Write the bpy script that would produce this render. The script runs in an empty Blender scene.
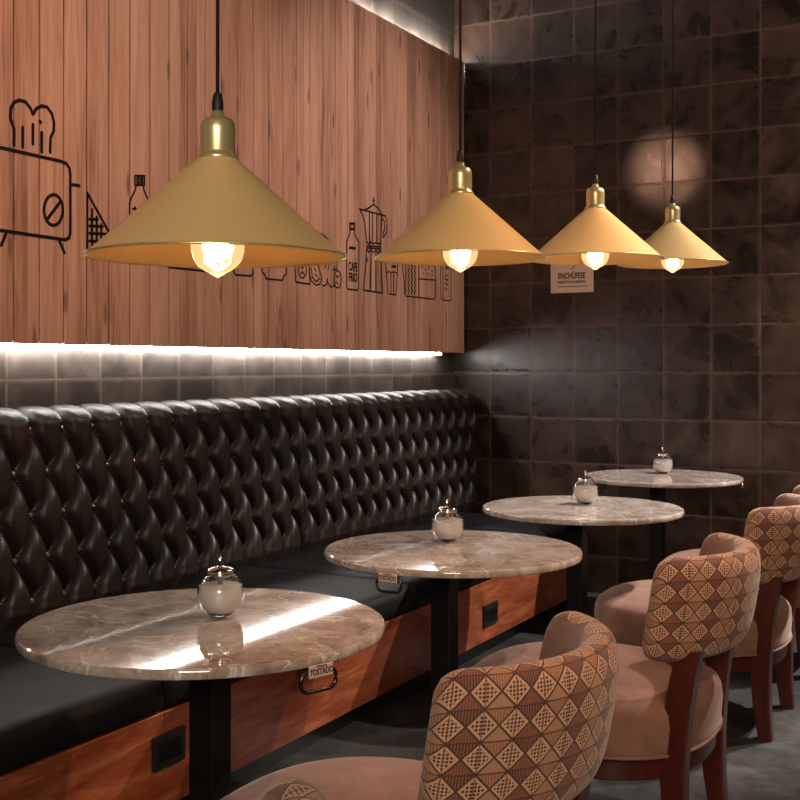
import bpy, bmesh, math, random
from mathutils import Vector, Matrix
random.seed(4)
SC = bpy.context.scene
COL = SC.collection
PI = math.pi

# ---------------------------------------------------------------- camera
cam_d = bpy.data.cameras.new('camera')
cam = bpy.data.objects.new('camera', cam_d)
COL.objects.link(cam)
SC.camera = cam
cam_d.sensor_width = 36.0
cam_d.lens = 36.0 * 1153 / 800
cam_d.shift_y = -35.0 / 800          # horizon sits a little above the middle
cam_d.clip_start = 0.05
cam.location = (0, 0, 1.314)
cam.rotation_euler = (PI / 2, 0, math.atan(620 / 1153))

# ---------------------------------------------------------------- world, exposure
W = bpy.data.worlds.new('world')
SC.world = W
W.use_nodes = True
W.node_tree.nodes['Background'].inputs[0].default_value = (0.55, 0.42, 0.34, 1)
W.node_tree.nodes['Background'].inputs[1].default_value = 0.02
SC.view_settings.view_transform = 'Standard'
SC.view_settings.look = 'None'
SC.view_settings.exposure = 0.0
SC.view_settings.gamma = 1.0
SC.view_settings.use_curve_mapping = False

# ---------------------------------------------------------------- ceiling spots
def light_at(name, kind, loc, target, energy, color, size=0.05, angle=60, blend=0.5, sy=None):
    d = bpy.data.lights.new(name, kind)
    d.energy = energy
    d.color = color
    if kind == 'SPOT':
        d.spot_size = math.radians(angle)
        d.spot_blend = blend
        d.shadow_soft_size = size
    elif kind == 'AREA':
        d.shape = 'RECTANGLE'
        d.size = size
        d.size_y = sy or size
    else:
        d.shadow_soft_size = size
    o = bpy.data.objects.new(name, d)
    COL.objects.link(o)
    o.location = loc
    v = Vector(target) - Vector(loc)
    o.rotation_euler = v.to_track_quat('-Z', 'Y').to_euler()
    return o

WARM = (1.0, 0.70, 0.46)
NEUT = (1.0, 0.90, 0.81)
# track spots on the room side, each aimed down at the tables and chairs
SPOTS = [((0.35, 4.0, 3.5), (-1.5, 2.3, 0.6), 230, (1.0, 0.62, 0.39), 42),
         ((0.45, 5.4, 3.5), (-1.4, 3.7, 0.6), 400, NEUT, 44),
         ((0.35, 6.2, 3.5), (-1.35, 5.3, 0.6), 860, (1.0, 0.93, 0.87), 50)]
for l, t, e, c_, a_ in SPOTS:
    light_at('ceiling_spot_light', 'SPOT', l, t, e, c_, 0.03, a_, 0.4)
# spots behind the viewer wash the chair backs, others graze the panelled wall
light_at('ceiling_spot_light', 'SPOT', (1.3, 0.9, 3.2), (-0.7, 3.0, 0.5), 170, (1.0, 0.62, 0.38), 0.04, 42, 0.6)
for yy, e, c_ in ((2.3, 270, (1.0, 0.64, 0.45)), (3.7, 260, (1.0, 0.76, 0.62)), (5.2, 350, (1.0, 0.83, 0.75))):
    light_at('ceiling_spot_light', 'SPOT', (-0.5, yy - 0.3, 3.75), (-3.0, yy, 2.25), e, c_, 0.12, 52, 1.0)
# lamp whose glare sits in the glazed back wall
light_at('ceiling_spot_light', 'SPOT', (-2.80, 2.35, 3.10), (-1.757, 6.4, 2.41), 150, (1.0, 0.52, 0.33), 0.035, 6.8, 1.0)
light_at('ceiling_spot_light', 'SPOT', (0.9, 4.2, 3.6), (-0.8, 6.4, 2.0), 190, (1.0, 0.75, 0.58), 0.2, 66, 1.0)
# added soft fill behind the camera, no window there, to brighten the lamp shades
light_at('front_fill_light', 'AREA', (0.9, -1.9, 2.3), (-1.2, 2.8, 1.7), 118, (1.0, 0.84, 0.68), 1.4, sy=1.0)

# ---------------------------------------------------------------- node helpers
def mat(name):
    m = bpy.data.materials.new(name)
    m.use_nodes = True
    nt = m.node_tree
    return m, nt, nt.nodes['Principled BSDF']

def nd(nt, t, **kw):
    n = nt.nodes.new(t)
    for k, v in kw.items():
        if k.startswith('i_'):
            key = k[2:]
            n.inputs[int(key) if key.isdigit() else key].default_value = v
        else:
            setattr(n, k, v)
    return n

def ln(nt, a, b):
    nt.links.new(a, b)

def mth(nt, op, a, b=None, c=None):
    n = nt.nodes.new('ShaderNodeMath')
    n.operation = op
    for i, v in enumerate((a, b, c)):
        if v is None:
            continue
        if isinstance(v, (int, float)):
            n.inputs[i].default_value = v
        else:
            nt.links.new(v, n.inputs[i])
    return n.outputs[0]

def mixc(nt, f, a, b, blend='MIX'):
    n = nt.nodes.new('ShaderNodeMix')
    n.data_type = 'RGBA'
    n.blend_type = blend
    for i, v in ((0, f), (6, a), (7, b)):
        if isinstance(v, (int, float)):
            n.inputs[i].default_value = v
        elif isinstance(v, tuple):
            n.inputs[i].default_value = (v[0], v[1], v[2], 1)
        else:
            nt.links.new(v, n.inputs[i])
    return n.outputs[2]

def ramp(nt, f, stops):
    n = nt.nodes.new('ShaderNodeValToRGB')
    e = n.color_ramp.elements
    while len(e) < len(stops):
        e.new(0.5)
    for i, (p, c) in enumerate(stops):
        e[i].position = p
        e[i].color = (c[0], c[1], c[2], 1)
    nt.links.new(f, n.inputs[0])
    return n.outputs[0]

def bump(nt, b, h, s=0.3, d=0.01):
    n = nd(nt, 'ShaderNodeBump')
    n.inputs['Strength'].default_value = s
    n.inputs['Distance'].default_value = d
    nt.links.new(h, n.inputs['Height'])
    nt.links.new(n.outputs[0], b.inputs['Normal'])

def vmap(nt, src, scale=(1, 1, 1), loc=(0, 0, 0)):
    n = nd(nt, 'ShaderNodeMapping')
    n.inputs['Scale'].default_value = scale
    n.inputs['Location'].default_value = loc
    nt.links.new(src, n.inputs[0])
    return n.outputs[0]

def noise(nt, vec, scale, detail=4, rough=0.5, dist=0.0):
    n = nd(nt, 'ShaderNodeTexNoise')
    n.inputs['Scale'].default_value = scale
    n.inputs['Detail'].default_value = detail
    n.inputs['Roughness'].default_value = rough
    n.inputs['Distortion'].default_value = dist
    nt.links.new(vec, n.inputs['Vector'])
    return n

def simple(name, col, rough=0.5, metal=0.0, **kw):
    m, nt, b = mat(name)
    b.inputs['Base Color'].default_value = (*col, 1)
    b.inputs['Roughness'].default_value = rough
    b.inputs['Metallic'].default_value = metal
    for k, v in kw.items():
        b.inputs[k.replace('_', ' ')].default_value = v
    return m

# ---------------------------------------------------------------- materials
def tile_mat(name, axis, size, off_u, off_v, dark, light, gloss=0.20):
    """square glazed tiles; axis = the horizontal world axis of the wall"""
    m, nt, b = mat(name)
    tc = nd(nt, 'ShaderNodeTexCoord').outputs['Object']
    sp = nd(nt, 'ShaderNodeSeparateXYZ')
    ln(nt, tc, sp.inputs[0])
    u = mth(nt, 'DIVIDE', mth(nt, 'SUBTRACT', sp.outputs[axis], off_u), size)
    v = mth(nt, 'DIVIDE', mth(nt, 'SUBTRACT', sp.outputs[2], off_v), size)
    fu, fv = mth(nt, 'FRACT', u), mth(nt, 'FRACT', v)
    # wobble so that the handmade joints are not ruler-straight
    nz = noise(nt, tc, 9, 3)
    wob = mth(nt, 'MULTIPLY', mth(nt, 'SUBTRACT', nz.outputs[0], 0.5), 0.02)
    def edge(f):
        return mth(nt, 'SUBTRACT', 0.5, mth(nt, 'ABSOLUTE', mth(nt, 'SUBTRACT', f, 0.5)))
    e = mth(nt, 'ADD', mth(nt, 'MINIMUM', edge(fu), edge(fv)), wob)
    groutf = nd(nt, 'ShaderNodeMapRange', interpolation_type='SMOOTHSTEP')
    ln(nt, e, groutf.inputs[0])
    groutf.inputs[1].default_value = 0.0
    groutf.inputs[2].default_value = 0.009
    cmb = nd(nt, 'ShaderNodeCombineXYZ')
    ln(nt, mth(nt, 'FLOOR', u), cmb.inputs[0]); ln(nt, mth(nt, 'FLOOR', v), cmb.inputs[1])
    wn = nd(nt, 'ShaderNodeTexWhiteNoise')
    ln(nt, cmb.outputs[0], wn.inputs['Vector'])
    # cloudy glaze that differs from tile to tile
    addv = nd(nt, 'ShaderNodeVectorMath', operation='ADD')
    ln(nt, tc, addv.inputs[0])
    sc = nd(nt, 'ShaderNodeVectorMath', operation='SCALE')
    sc.inputs['Scale'].default_value = 7
    ln(nt, wn.outputs['Color'], sc.inputs[0]); ln(nt, sc.outputs[0], addv.inputs[1])
    cl = noise(nt, addv.outputs[0], 5, 5, 0.6, 0.8)
    f1 = mth(nt, 'ADD', mth(nt, 'MULTIPLY', mth(nt, 'SUBTRACT', cl.outputs[0], 0.36), 2.2),
             mth(nt, 'MULTIPLY', mth(nt, 'SUBTRACT', wn.outputs['Value'], 0.5), 0.35))
    colr = ramp(nt, f1, [(0.0, dark), (0.45, tuple(0.6 * d + 0.4 * l for d, l in zip(dark, light))), (1.0, light)])
    rim = nd(nt, 'ShaderNodeMapRange', interpolation_type='SMOOTHSTEP')
    ln(nt, e, rim.inputs[0]); rim.inputs[1].default_value = 0.012; rim.inputs[2].default_value = 0.06
    col2 = mixc(nt, mth(nt, 'MULTIPLY', mth(nt, 'SUBTRACT', 1.0, rim.outputs[0]), 0.35), colr, light)
    grout = tuple(min(1, 2.6 * l) for l in light)
    gcol = mixc(nt, noise(nt, tc, 3.3, 3).outputs[0], tuple(0.25 * l for l in light), grout)
    final = mixc(nt, groutf.outputs[0], gcol, col2)
    ln(nt, final, b.inputs['Base Color'])
    r = mth(nt, 'ADD', gloss, mth(nt, 'MULTIPLY', cl.outputs[0], 0.24))
    r = mth(nt, 'ADD', r, mth(nt, 'MULTIPLY', mth(nt, 'SUBTRACT', 1.0, groutf.outputs[0]), 0.4))
    ln(nt, r, b.inputs['Roughness'])
    hgt = mth(nt, 'ADD', mth(nt, 'MULTIPLY', rim.outputs[0], 0.22),
              mth(nt, 'MULTIPLY', noise(nt, addv.outputs[0], 6, 2).outputs[0], 0.4))
    bump(nt, b, hgt, 0.42, 0.006)
    return m

M = {}
M['tile_left'] = tile_mat('glazed_tile_left', 1, 0.2304, 2.846, 1.262, (0.022, 0.016, 0.012), (0.095, 0.075, 0.062), 0.36)
M['tile_back'] = tile_mat('glazed_tile_back', 0, 0.2643, -1.763, 1.272, (0.012, 0.006, 0.004), (0.085, 0.047, 0.031), 0.17)

def floor_mat():
    m, nt, b = mat('slate_floor')
    tc = nd(nt, 'ShaderNodeTexCoord').outputs['Object']
    n1 = noise(nt, tc, 2.2, 6, 0.62, 0.7)
    n2 = noise(nt, tc, 14, 5, 0.6)
    f = mth(nt, 'ADD', mth(nt, 'MULTIPLY', n1.outputs[0], 0.75), mth(nt, 'MULTIPLY', n2.outputs[0], 0.25))
    col = ramp(nt, f, [(0.3, (0.012, 0.011, 0.010)), (0.52, (0.036, 0.033, 0.030)), (0.75, (0.10, 0.095, 0.088))])
    sp = nd(nt, 'ShaderNodeSeparateXYZ'); ln(nt, tc, sp.inputs[0])
    def edge(v):
        f_ = mth(nt, 'FRACT', mth(nt, 'DIVIDE', v, 0.6))
        return mth(nt, 'SUBTRACT', 0.5, mth(nt, 'ABSOLUTE', mth(nt, 'SUBTRACT', f_, 0.5)))
    e = mth(nt, 'MINIMUM', edge(sp.outputs[0]), edge(sp.outputs[1]))
    g = mth(nt, 'LESS_THAN', e, 0.005)
    col = mixc(nt, g, col, (0.018, 0.016, 0.015))
    ln(nt, col, b.inputs['Base Color'])
    ln(nt, mth(nt, 'ADD', 0.32, mth(nt, 'MULTIPLY', n2.outputs[0], 0.3)), b.inputs['Roughness'])
    bump(nt, b, f, 0.3, 0.01)
    return m
M['floor'] = floor_mat()

def plank_mat():
    m, nt, b = mat('larch_planks')
    tc = nd(nt, 'ShaderNodeTexCoord').outputs['Object']
    sp = nd(nt, 'ShaderNodeSeparateXYZ'); ln(nt, tc, sp.inputs[0])
    idn = mth(nt, 'FLOOR', mth(nt, 'DIVIDE', mth(nt, 'SUBTRACT', sp.outputs[1], 2.805), 0.115))
    wn = nd(nt, 'ShaderNodeTexWhiteNoise', noise_dimensions='1D')
    ln(nt, idn, wn.inputs['W'])
    sh = nd(nt, 'ShaderNodeCombineXYZ')
    ln(nt, mth(nt, 'MULTIPLY', wn.outputs[0], 9), sh.inputs[2])
    ln(nt, mth(nt, 'MULTIPLY', idn, 3.7), sh.inputs[0])
    av = nd(nt, 'ShaderNodeVectorMath', operation='ADD')
    ln(nt, tc, av.inputs[0]); ln(nt, sh.outputs[0], av.inputs[1])
    g1 = noise(nt, vmap(nt, av.outputs[0], (1, 14, 0.8)), 3.0, 6, 0.55, 0.9)
    g2 = noise(nt, vmap(nt, av.outputs[0], (1, 90, 1.4)), 3.0, 3, 0.5, 0.2)
    big = noise(nt, vmap(nt, av.outputs[0], (1, 4, 0.8)), 2.0, 3)
    f = mth(nt, 'ADD', mth(nt, 'MULTIPLY', g1.outputs[0], 0.5), mth(nt, 'MULTIPLY', g2.outputs[0], 0.2))
    f = mth(nt, 'ADD', f, mth(nt, 'MULTIPLY', big.outputs[0], 0.3))
    f = mth(nt, 'ADD', f, mth(nt, 'MULTIPLY', mth(nt, 'SUBTRACT', wn.outputs[0], 0.5), 0.16))
    col = ramp(nt, f, [(0.30, (0.19, 0.082, 0.048)), (0.45, (0.38, 0.185, 0.115)), (0.68, (0.54, 0.30, 0.205))])
    vo = nd(nt, 'ShaderNodeTexVoronoi', feature='F1', voronoi_dimensions='2D')
    vo.inputs['Scale'].default_value = 1.0
    s2 = nd(nt, 'ShaderNodeSeparateXYZ'); ln(nt, av.outputs[0], s2.inputs[0])
    c2 = nd(nt, 'ShaderNodeCombineXYZ')
    ln(nt, mth(nt, 'MULTIPLY', s2.outputs[1], 8.7), c2.inputs[0]); ln(nt, mth(nt, 'MULTIPLY', s2.outputs[2], 2.1), c2.inputs[1])
    ln(nt, c2.outputs[0], vo.inputs['Vector'])
    kn = nd(nt, 'ShaderNodeMapRange', interpolation_type='SMOOTHSTEP')
    ln(nt, vo.outputs['Distance'], kn.inputs[0])
    kn.inputs[1].default_value = 0.04; kn.inputs[2].default_value = 0.13
    kn.inputs[3].default_value = 0.7; kn.inputs[4].default_value = 0.0
    vs_ = nd(nt, 'ShaderNodeSeparateColor'); ln(nt, vo.outputs['Color'], vs_.inputs[0])
    some = mth(nt, 'GREATER_THAN', vs_.outputs[0], 0.62)
    col = mixc(nt, mth(nt, 'MULTIPLY', kn.outputs[0], some), col, (0.10, 0.038, 0.024))
    ln(nt, col, b.inputs['Base Color'])
    b.inputs['Roughness'].default_value = 0.6
    bump(nt, b, f, 0.25, 0.004)
    return m
M['plank'] = plank_mat()

def wood_mat(name, a, bb, c, sc=(1, 1, 1), rough=0.35):
    m, nt, b = mat(name)
    tc = nd(nt, 'ShaderNodeTexCoord').outputs['Object']
    g = noise(nt, vmap(nt, tc, sc), 2.0, 6, 0.6, 1.2)
    g2 = noise(nt, vmap(nt, tc, tuple(4 * s for s in sc)), 3.0, 4, 0.6, 0.3)
    f = mth(nt, 'ADD', mth(nt, 'MULTIPLY', g.outputs[0], 0.75), mth(nt, 'MULTIPLY', g2.outputs[0], 0.25))
    ln(nt, ramp(nt, f, [(0.3, a), (0.5, bb), (0.72, c)]), b.inputs['Base Color'])
    b.inputs['Roughness'].default_value = rough
    bump(nt, b, f, 0.12, 0.003)
    return m
M['bench_wood'] = wood_mat('cherry_bench_front', (0.13, 0.018, 0.006), (0.27, 0.065, 0.024), (0.46, 0.17, 0.072), (1, 1.2, 8), 0.32)
M['mahogany'] = wood_mat('mahogany_stain', (0.030, 0.0045, 0.003), (0.058, 0.009, 0.005), (0.095, 0.016, 0.008), (10, 10, 1.5), 0.3)

def leather_mat(name, col, rough, scale=90, s=0.25):
    m, nt, b = mat(name)
    tc = nd(nt, 'ShaderNodeTexCoord').outputs['Object']
    vo = nd(nt, 'ShaderNodeTexVoronoi', feature='F1'); vo.inputs['Scale'].default_value = scale
    ln(nt, tc, vo.inputs['Vector'])
    n = noise(nt, tc, 9, 4)
    col2 = mixc(nt, n.outputs[0], tuple(0.7 * x for x in col), tuple(1.4 * x for x in col))
    ln(nt, col2, b.inputs['Base Color'])
    ln(nt, mth(nt, 'ADD', rough - 0.06, mth(nt, 'MULTIPLY', n.outputs[0], 0.14)), b.inputs['Roughness'])
    h = mth(nt, 'ADD', mth(nt, 'MULTIPLY', vo.outputs['Distance'], 0.3), mth(nt, 'MULTIPLY', noise(nt, tc, 22, 4).outputs[0], 1.0))
    bump(nt, b, h, s, 0.004)
    return m
M['leather'] = leather_mat('dark_brown_leather', (0.013, 0.0068, 0.0045), 0.43)
M['leather'].node_tree.nodes['Principled BSDF'].inputs['Specular IOR Level'].default_value = 0.38
M['vinyl'] = leather_mat('black_vinyl', (0.007, 0.007, 0.0075), 0.55, 140, 0.12)
M['vinyl'].node_tree.nodes['Principled BSDF'].inputs['Specular IOR Level'].default_value = 0.15

def marble_mat():
    m, nt, b = mat('veined_marble')
    tc = nd(nt, 'ShaderNodeTexCoord').outputs['Object']
    oi = nd(nt, 'ShaderNodeObjectInfo')
    sh = nd(nt, 'ShaderNodeVectorMath', operation='ADD')
    sc = nd(nt, 'ShaderNodeCombineXYZ')
    ln(nt, mth(nt, 'MULTIPLY', oi.outputs['Random'], 17), sc.inputs[0])
    ln(nt, mth(nt, 'MULTIPLY', oi.outputs['Random'], 31), sc.inputs[1])
    ln(nt, tc, sh.inputs[0]); ln(nt, sc.outputs[0], sh.inputs[1])
    v = sh.outputs[0]
    c = noise(nt, v, 5.5, 8, 0.62, 1.6)
    fine = noise(nt, v, 19, 6, 0.65, 1.0)
    f = mth(nt, 'ADD', mth(nt, 'MULTIPLY', c.outputs[0], 0.7), mth(nt, 'MULTIPLY', fine.outputs[0], 0.3))
    col = ramp(nt, f, [(0.32, (0.17, 0.125, 0.10)), (0.46, (0.34, 0.27, 0.225)), (0.57, (0.46, 0.39, 0.34)), (0.72, (0.62, 0.55, 0.50))])
    vn = noise(nt, v, 2.4, 5, 0.55, 2.2)
    d = mth(nt, 'ABSOLUTE', mth(nt, 'SUBTRACT', vn.outputs[0], 0.5))
    k = nd(nt, 'ShaderNodeMapRange', interpolation_type='SMOOTHSTEP')
    ln(nt, d, k.inputs[0]); k.inputs[1].default_value = 0.0; k.inputs[2].default_value = 0.014
    k.inputs[3].default_value = 0.6; k.inputs[4].default_value = 0.0
    col = mixc(nt, k.outputs[0], col, (0.80, 0.76, 0.72))
    vn2 = noise(nt, v, 3.6, 5, 0.6, 2.6)
    d2 = mth(nt, 'ABSOLUTE', mth(nt, 'SUBTRACT', vn2.outputs[0], 0.47))
    k2 = nd(nt, 'ShaderNodeMapRange', interpolation_type='SMOOTHSTEP')
    ln(nt, d2, k2.inputs[0]); k2.inputs[1].default_value = 0.0; k2.inputs[2].default_value = 0.018
    k2.inputs[3].default_value = 0.55; k2.inputs[4].default_value = 0.0
    col = mixc(nt, k2.outputs[0], col, (0.20, 0.13, 0.10))
    ln(nt, col, b.inputs['Base Color'])
    b.inputs['Roughness'].default_value = 0.035
    b.inputs['Specular IOR Level'].default_value = 0.7
    return m
M['marble'] = marble_mat()

def suede_mat():
    m, nt, b = mat('brown_suede')
    tc = nd(nt, 'ShaderNodeTexCoord').outputs['Object']
    n = noise(nt, tc, 7, 5, 0.6, 0.8)
    n2 = noise(nt, tc, 60, 3)
    col = ramp(nt, n.outputs[0], [(0.3, (0.15, 0.070, 0.046)), (0.7, (0.26, 0.135, 0.095))])
    ln(nt, col, b.inputs['Base Color'])
    b.inputs['Roughness'].default_value = 0.85
    b.inputs['Sheen Weight'].default_value = 0.25
    b.inputs['Sheen Roughness'].default_value = 0.4
    b.inputs['Sheen Tint'].default_value = (0.9, 0.75, 0.68, 1)
    bump(nt, b, mth(nt, 'ADD', n.outputs[0], mth(nt, 'MULTIPLY', n2.outputs[0], 0.2)), 0.2, 0.01)
    return m
M['suede'] = suede_mat()

def ikat_mat():
    """woven diamonds: dotted pairs of triangles alternating with striped and plain diamonds"""
    m, nt, b = mat('woven_diamond_fabric')
    uv = nd(nt, 'ShaderNodeUVMap').outputs[0]
    sp = nd(nt, 'ShaderNodeSeparateXYZ'); ln(nt, uv, sp.inputs[0])
    u = mth(nt, 'DIVIDE', sp.outputs[0], 0.054)
    v = mth(nt, 'DIVIDE', sp.outputs[1], 0.054)
    s = mth(nt, 'ADD', u, v)
    t = mth(nt, 'SUBTRACT', u, v)
    si, ti = mth(nt, 'FLOOR', s), mth(nt, 'FLOOR', t)
    sf, tf = mth(nt, 'FRACT', s), mth(nt, 'FRACT', t)
    par = mth(nt, 'FLOORED_MODULO', mth(nt, 'ADD', si, mth(nt, 'MULTIPLY', ti, 1)), 2)   # row parity
    alt = mth(nt, 'FLOORED_MODULO', mth(nt, 'FLOOR', mth(nt, 'DIVIDE', mth(nt, 'ADD', si, ti), 2)), 2)
    lx = mth(nt, 'SUBTRACT', mth(nt, 'ADD', sf, tf), 1.0)       # -1..1 across
    ly = mth(nt, 'SUBTRACT', sf, tf)                            # -1..1 up
    edge = mth(nt, 'MINIMUM', mth(nt, 'MINIMUM', sf, mth(nt, 'SUBTRACT', 1.0, sf)),
               mth(nt, 'MINIMUM', tf, mth(nt, 'SUBTRACT', 1.0, tf)))
    CREAM = (0.53, 0.30, 0.175); TAN = (0.36, 0.18, 0.092); RED = (0.15, 0.032, 0.018); DK = (0.032, 0.010, 0.007); MID = (0.22, 0.078, 0.042)
    # dots
    dx = mth(nt, 'SUBTRACT', mth(nt, 'FRACT', mth(nt, 'MULTIPLY', sp.outputs[0], 155.0)), 0.5)
    dy = mth(nt, 'SUBTRACT', mth(nt, 'FRACT', mth(nt, 'MULTIPLY', sp.outputs[1], 155.0)), 0.5)
    dd = mth(nt, 'ADD', mth(nt, 'MULTIPLY', dx, dx), mth(nt, 'MULTIPLY', dy, dy))
    dots = mixc(nt, mth(nt, 'LESS_THAN', dd, 0.15), CREAM, DK)
    frame = mth(nt, 'LESS_THAN', edge, 0.14)
    A = mixc(nt, frame, dots, CREAM)
    A = mixc(nt, mth(nt, 'LESS_THAN', mth(nt, 'ABSOLUTE', lx), 0.035), A, RED)
    # striped / plain diamonds
    st = mth(nt, 'GREATER_THAN', mth(nt, 'FRACT', mth(nt, 'MULTIPLY', sp.outputs[0], 200.0)), 0.55)
    up = mth(nt, 'GREATER_THAN', ly, 0.0)
    tanB = mixc(nt, up, mixc(nt, st, MID, TAN), TAN)
    dkB = mixc(nt, up, mixc(nt, st, DK, MID), mixc(nt, st, RED, MID))
    B = mixc(nt, alt, tanB, dkB)
    col = mixc(nt, par, A, B)
    line = mth(nt, 'LESS_THAN', edge, 0.045)
    hl = mth(nt, 'MULTIPLY', par, mth(nt, 'LESS_THAN', mth(nt, 'ABSOLUTE', ly), 0.045))
    col = mixc(nt, mth(nt, 'MAXIMUM', line, hl), col, DK)
    tc = nd(nt, 'ShaderNodeTexCoord').outputs['Object']
    n = noise(nt, tc, 14, 4, 0.6)
    col = mixc(nt, mth(nt, 'MULTIPLY', n.outputs[0], 0.18), col, (0.40, 0.22, 0.14))
    ln(nt, col, b.inputs['Base Color'])
    b.inputs['Roughness'].default_value = 0.9
    b.inputs['Sheen Weight'].default_value = 0.15
    bump(nt, b, noise(nt, tc, 500, 2).outputs[0], 0.2, 0.001)
    return m
M['ikat'] = ikat_mat()

def brass_mat():
    m, nt, b = mat('satin_brass')
    tc = nd(nt, 'ShaderNodeTexCoord').outputs['Object']
    b.inputs['Base Color'].default_value = (0.95, 0.64, 0.27, 1)
    b.inputs['Metallic'].default_value = 0.3
    n = noise(nt, tc, 30, 3)
    ln(nt, mth(nt, 'ADD', 0.38, mth(nt, 'MULTIPLY', n.outputs[0], 0.08)), b.inputs['Roughness'])
    return m
M['brass'] = brass_mat()
M['brass_bright'] = simple('polished_brass', (0.95, 0.76, 0.38), 0.30, 0.75)
M['cord'] = simple('black_cord', (0.008, 0.008, 0.008), 0.6)
M['black_metal'] = simple('black_powder_coat', (0.004, 0.004, 0.004), 0.45, 0.0, Specular_IOR_Level=0.25)
M['bronze'] = simple('dark_bronze', (0.10, 0.065, 0.05), 0.25, 0.9)
M['steel'] = simple('polished_steel', (0.72, 0.66, 0.60), 0.12, 1.0)
M['button'] = simple('copper_button', (0.75, 0.45, 0.33), 0.15, 0.9)
M['sugar'] = simple('white_sugar', (0.80, 0.74, 0.68), 0.9)
M['glass'] = simple('clear_glass', (1, 1, 1), 0.0, 0.0, Transmission_Weight=1.0, IOR=1.45)
M['bulb_glass'] = simple('bulb_glass', (1.0, 0.96, 0.85), 0.0, 0.0, Transmission_Weight=1.0, IOR=1.15, Emission_Color=(1.0, 0.66, 0.34, 1), Emission_Strength=0.4)
M['paint'] = simple('black_wall_paint', (0.007, 0.003, 0.0025), 0.8, Specular_IOR_Level=0.2)
M['sign'] = simple('kraft_sign_board', (0.72, 0.50, 0.40), 0.7)
M['sign_ink'] = simple('brown_sign_ink', (0.06, 0.025, 0.018), 0.7)
M['plate'] = simple('cream_tag_plate', (0.55, 0.40, 0.33), 0.5)
M['ceiling'] = simple('dark_ceiling_paint', (0.02, 0.016, 0.014), 0.9)
M['darkwall'] = simple('dark_brown_plaster', (0.05, 0.036, 0.028), 0.8)
M['black_plastic'] = simple('black_plastic', (0.012, 0.012, 0.013), 0.35)
M['trim'] = simple('pale_panel_edge', (0.42, 0.27, 0.2), 0.6)

def emis(name, col, s):
    m, nt, b = mat(name)
    b.inputs['Base Color'].default_value = (*col, 1)
    b.inputs['Emission Color'].default_value = (*col, 1)
    b.inputs['Emission Strength'].default_value = s
    return m
M['led'] = emis('led_diffuser', (1.0, 0.95, 0.90), 46.0)
M['led_up'] = emis('led_diffuser_upper', (1.0, 0.97, 0.93), 150.0)
M['filament'] = emis('glowing_filament', (1.0, 0.62, 0.20), 13.0)

# ---------------------------------------------------------------- mesh helpers
def build(name, bm, material, parent=None, smooth=False, mats=None, loc=None, rz=0.0):
    me = bpy.data.meshes.new(name)
    bmesh.ops.recalc_face_normals(bm, faces=bm.faces)
    bm.to_mesh(me)
    bm.free()
    for mm in (mats or [material]):
        me.materials.append(mm)
    if smooth:
        for p in me.polygons:
            p.use_smooth = True
    o = bpy.data.objects.new(name, me)
    COL.objects.link(o)
    if loc is not None:
        o.location = loc
    o.rotation_euler = (0, 0, rz)
    if parent is not None:
        o.parent = parent
    return o

def tag(o, label=None, cat=None, group=None, kind=None):
    for k, v in (('label', label), ('category', cat), ('group', group), ('kind', kind)):
        if v:
            o[k] = v
    return o

def empty(name, loc, label, cat, group=None, rz=0.0):
    o = bpy.data.objects.new(name, None)
    o.empty_display_size = 0.1
    COL.objects.link(o)
    o.location = loc
    o.rotation_euler = (0, 0, rz)
    return tag(o, label, cat, group)

def copy_tree(o, parent=None):
    c = o.copy()
    COL.objects.link(c)
    c.parent = parent
    for ch in [x for x in bpy.data.objects if x.parent == o]:
        copy_tree(ch, c)
    return c

def box(bm, x0, x1, y0, y1, z0, z1, bev=0.0, seg=2):
    r = bmesh.ops.create_cube(bm, size=1.0)
    vs = r['verts']
    for v in vs:
        v.co = Vector((x0 + (v.co.x + .5) * (x1 - x0), y0 + (v.co.y + .5) * (y1 - y0), z0 + (v.co.z + .5) * (z1 - z0)))
    if bev:
        es = list({e for v in vs for e in v.link_edges})
        bmesh.ops.bevel(bm, geom=es, offset=bev, segments=seg, profile=0.5, affect='EDGES')
    return bm

def lathe(bm, prof, n=48, cx=0, cy=0, cap=True):
    """revolve (r, z) points about the z axis"""
    rings = []
    for r, z in prof:
        if r < 1e-5:
            rings.append([bm.verts.new((cx, cy, z))])
        else:
            rings.append([bm.verts.new((cx + r * math.cos(2 * PI * i / n), cy + r * math.sin(2 * PI * i / n), z)) for i in range(n)])
    for a, b in zip(rings, rings[1:]):
        for i in range(n):
            j = (i + 1) % n
            if len(a) == 1 and len(b) == 1:
                continue
            if len(a) == 1:
                bm.faces.new((a[0], b[i], b[j]))
            elif len(b) == 1:
                bm.faces.new((a[i], a[j], b[0]))
            else:
                bm.faces.new((a[i], a[j], b[j], b[i]))
    return bm

def tube(bm, pts, r, n=10, closed=False):
    pts = [Vector(p) for p in pts]
    rings = []
    m = len(pts)
    up = Vector((0.013, 0.021, 1)).normalized()
    for i, p in enumerate(pts):
        if closed:
            t = (pts[(i + 1) % m] - pts[i - 1]).normalized()
        else:
            t = (pts[min(i + 1, m - 1)] - pts[max(i - 1, 0)]).normalized()
        a = t.cross(up)
        if a.length < 0.05:
            a = t.cross(Vector((1, 0, 0)))
        a.normalize()
        b = t.cross(a).normalized()
        rr = r[i] if isinstance(r, (list, tuple)) else r
        rings.append([bm.verts.new(p + a * rr * math.cos(2 * PI * k / n) + b * rr * math.sin(2 * PI * k / n)) for k in range(n)])
    rng = range(m) if closed else range(m - 1)
    for i in rng:
        A, B = rings[i], rings[(i + 1) % m]
        for k in range(n):
            bm.faces.new((A[k], A[(k + 1) % n], B[(k + 1) % n], B[k]))
    if not closed:
        bm.faces.new(rings[0][::-1]); bm.faces.new(rings[-1])
    return bm

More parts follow.
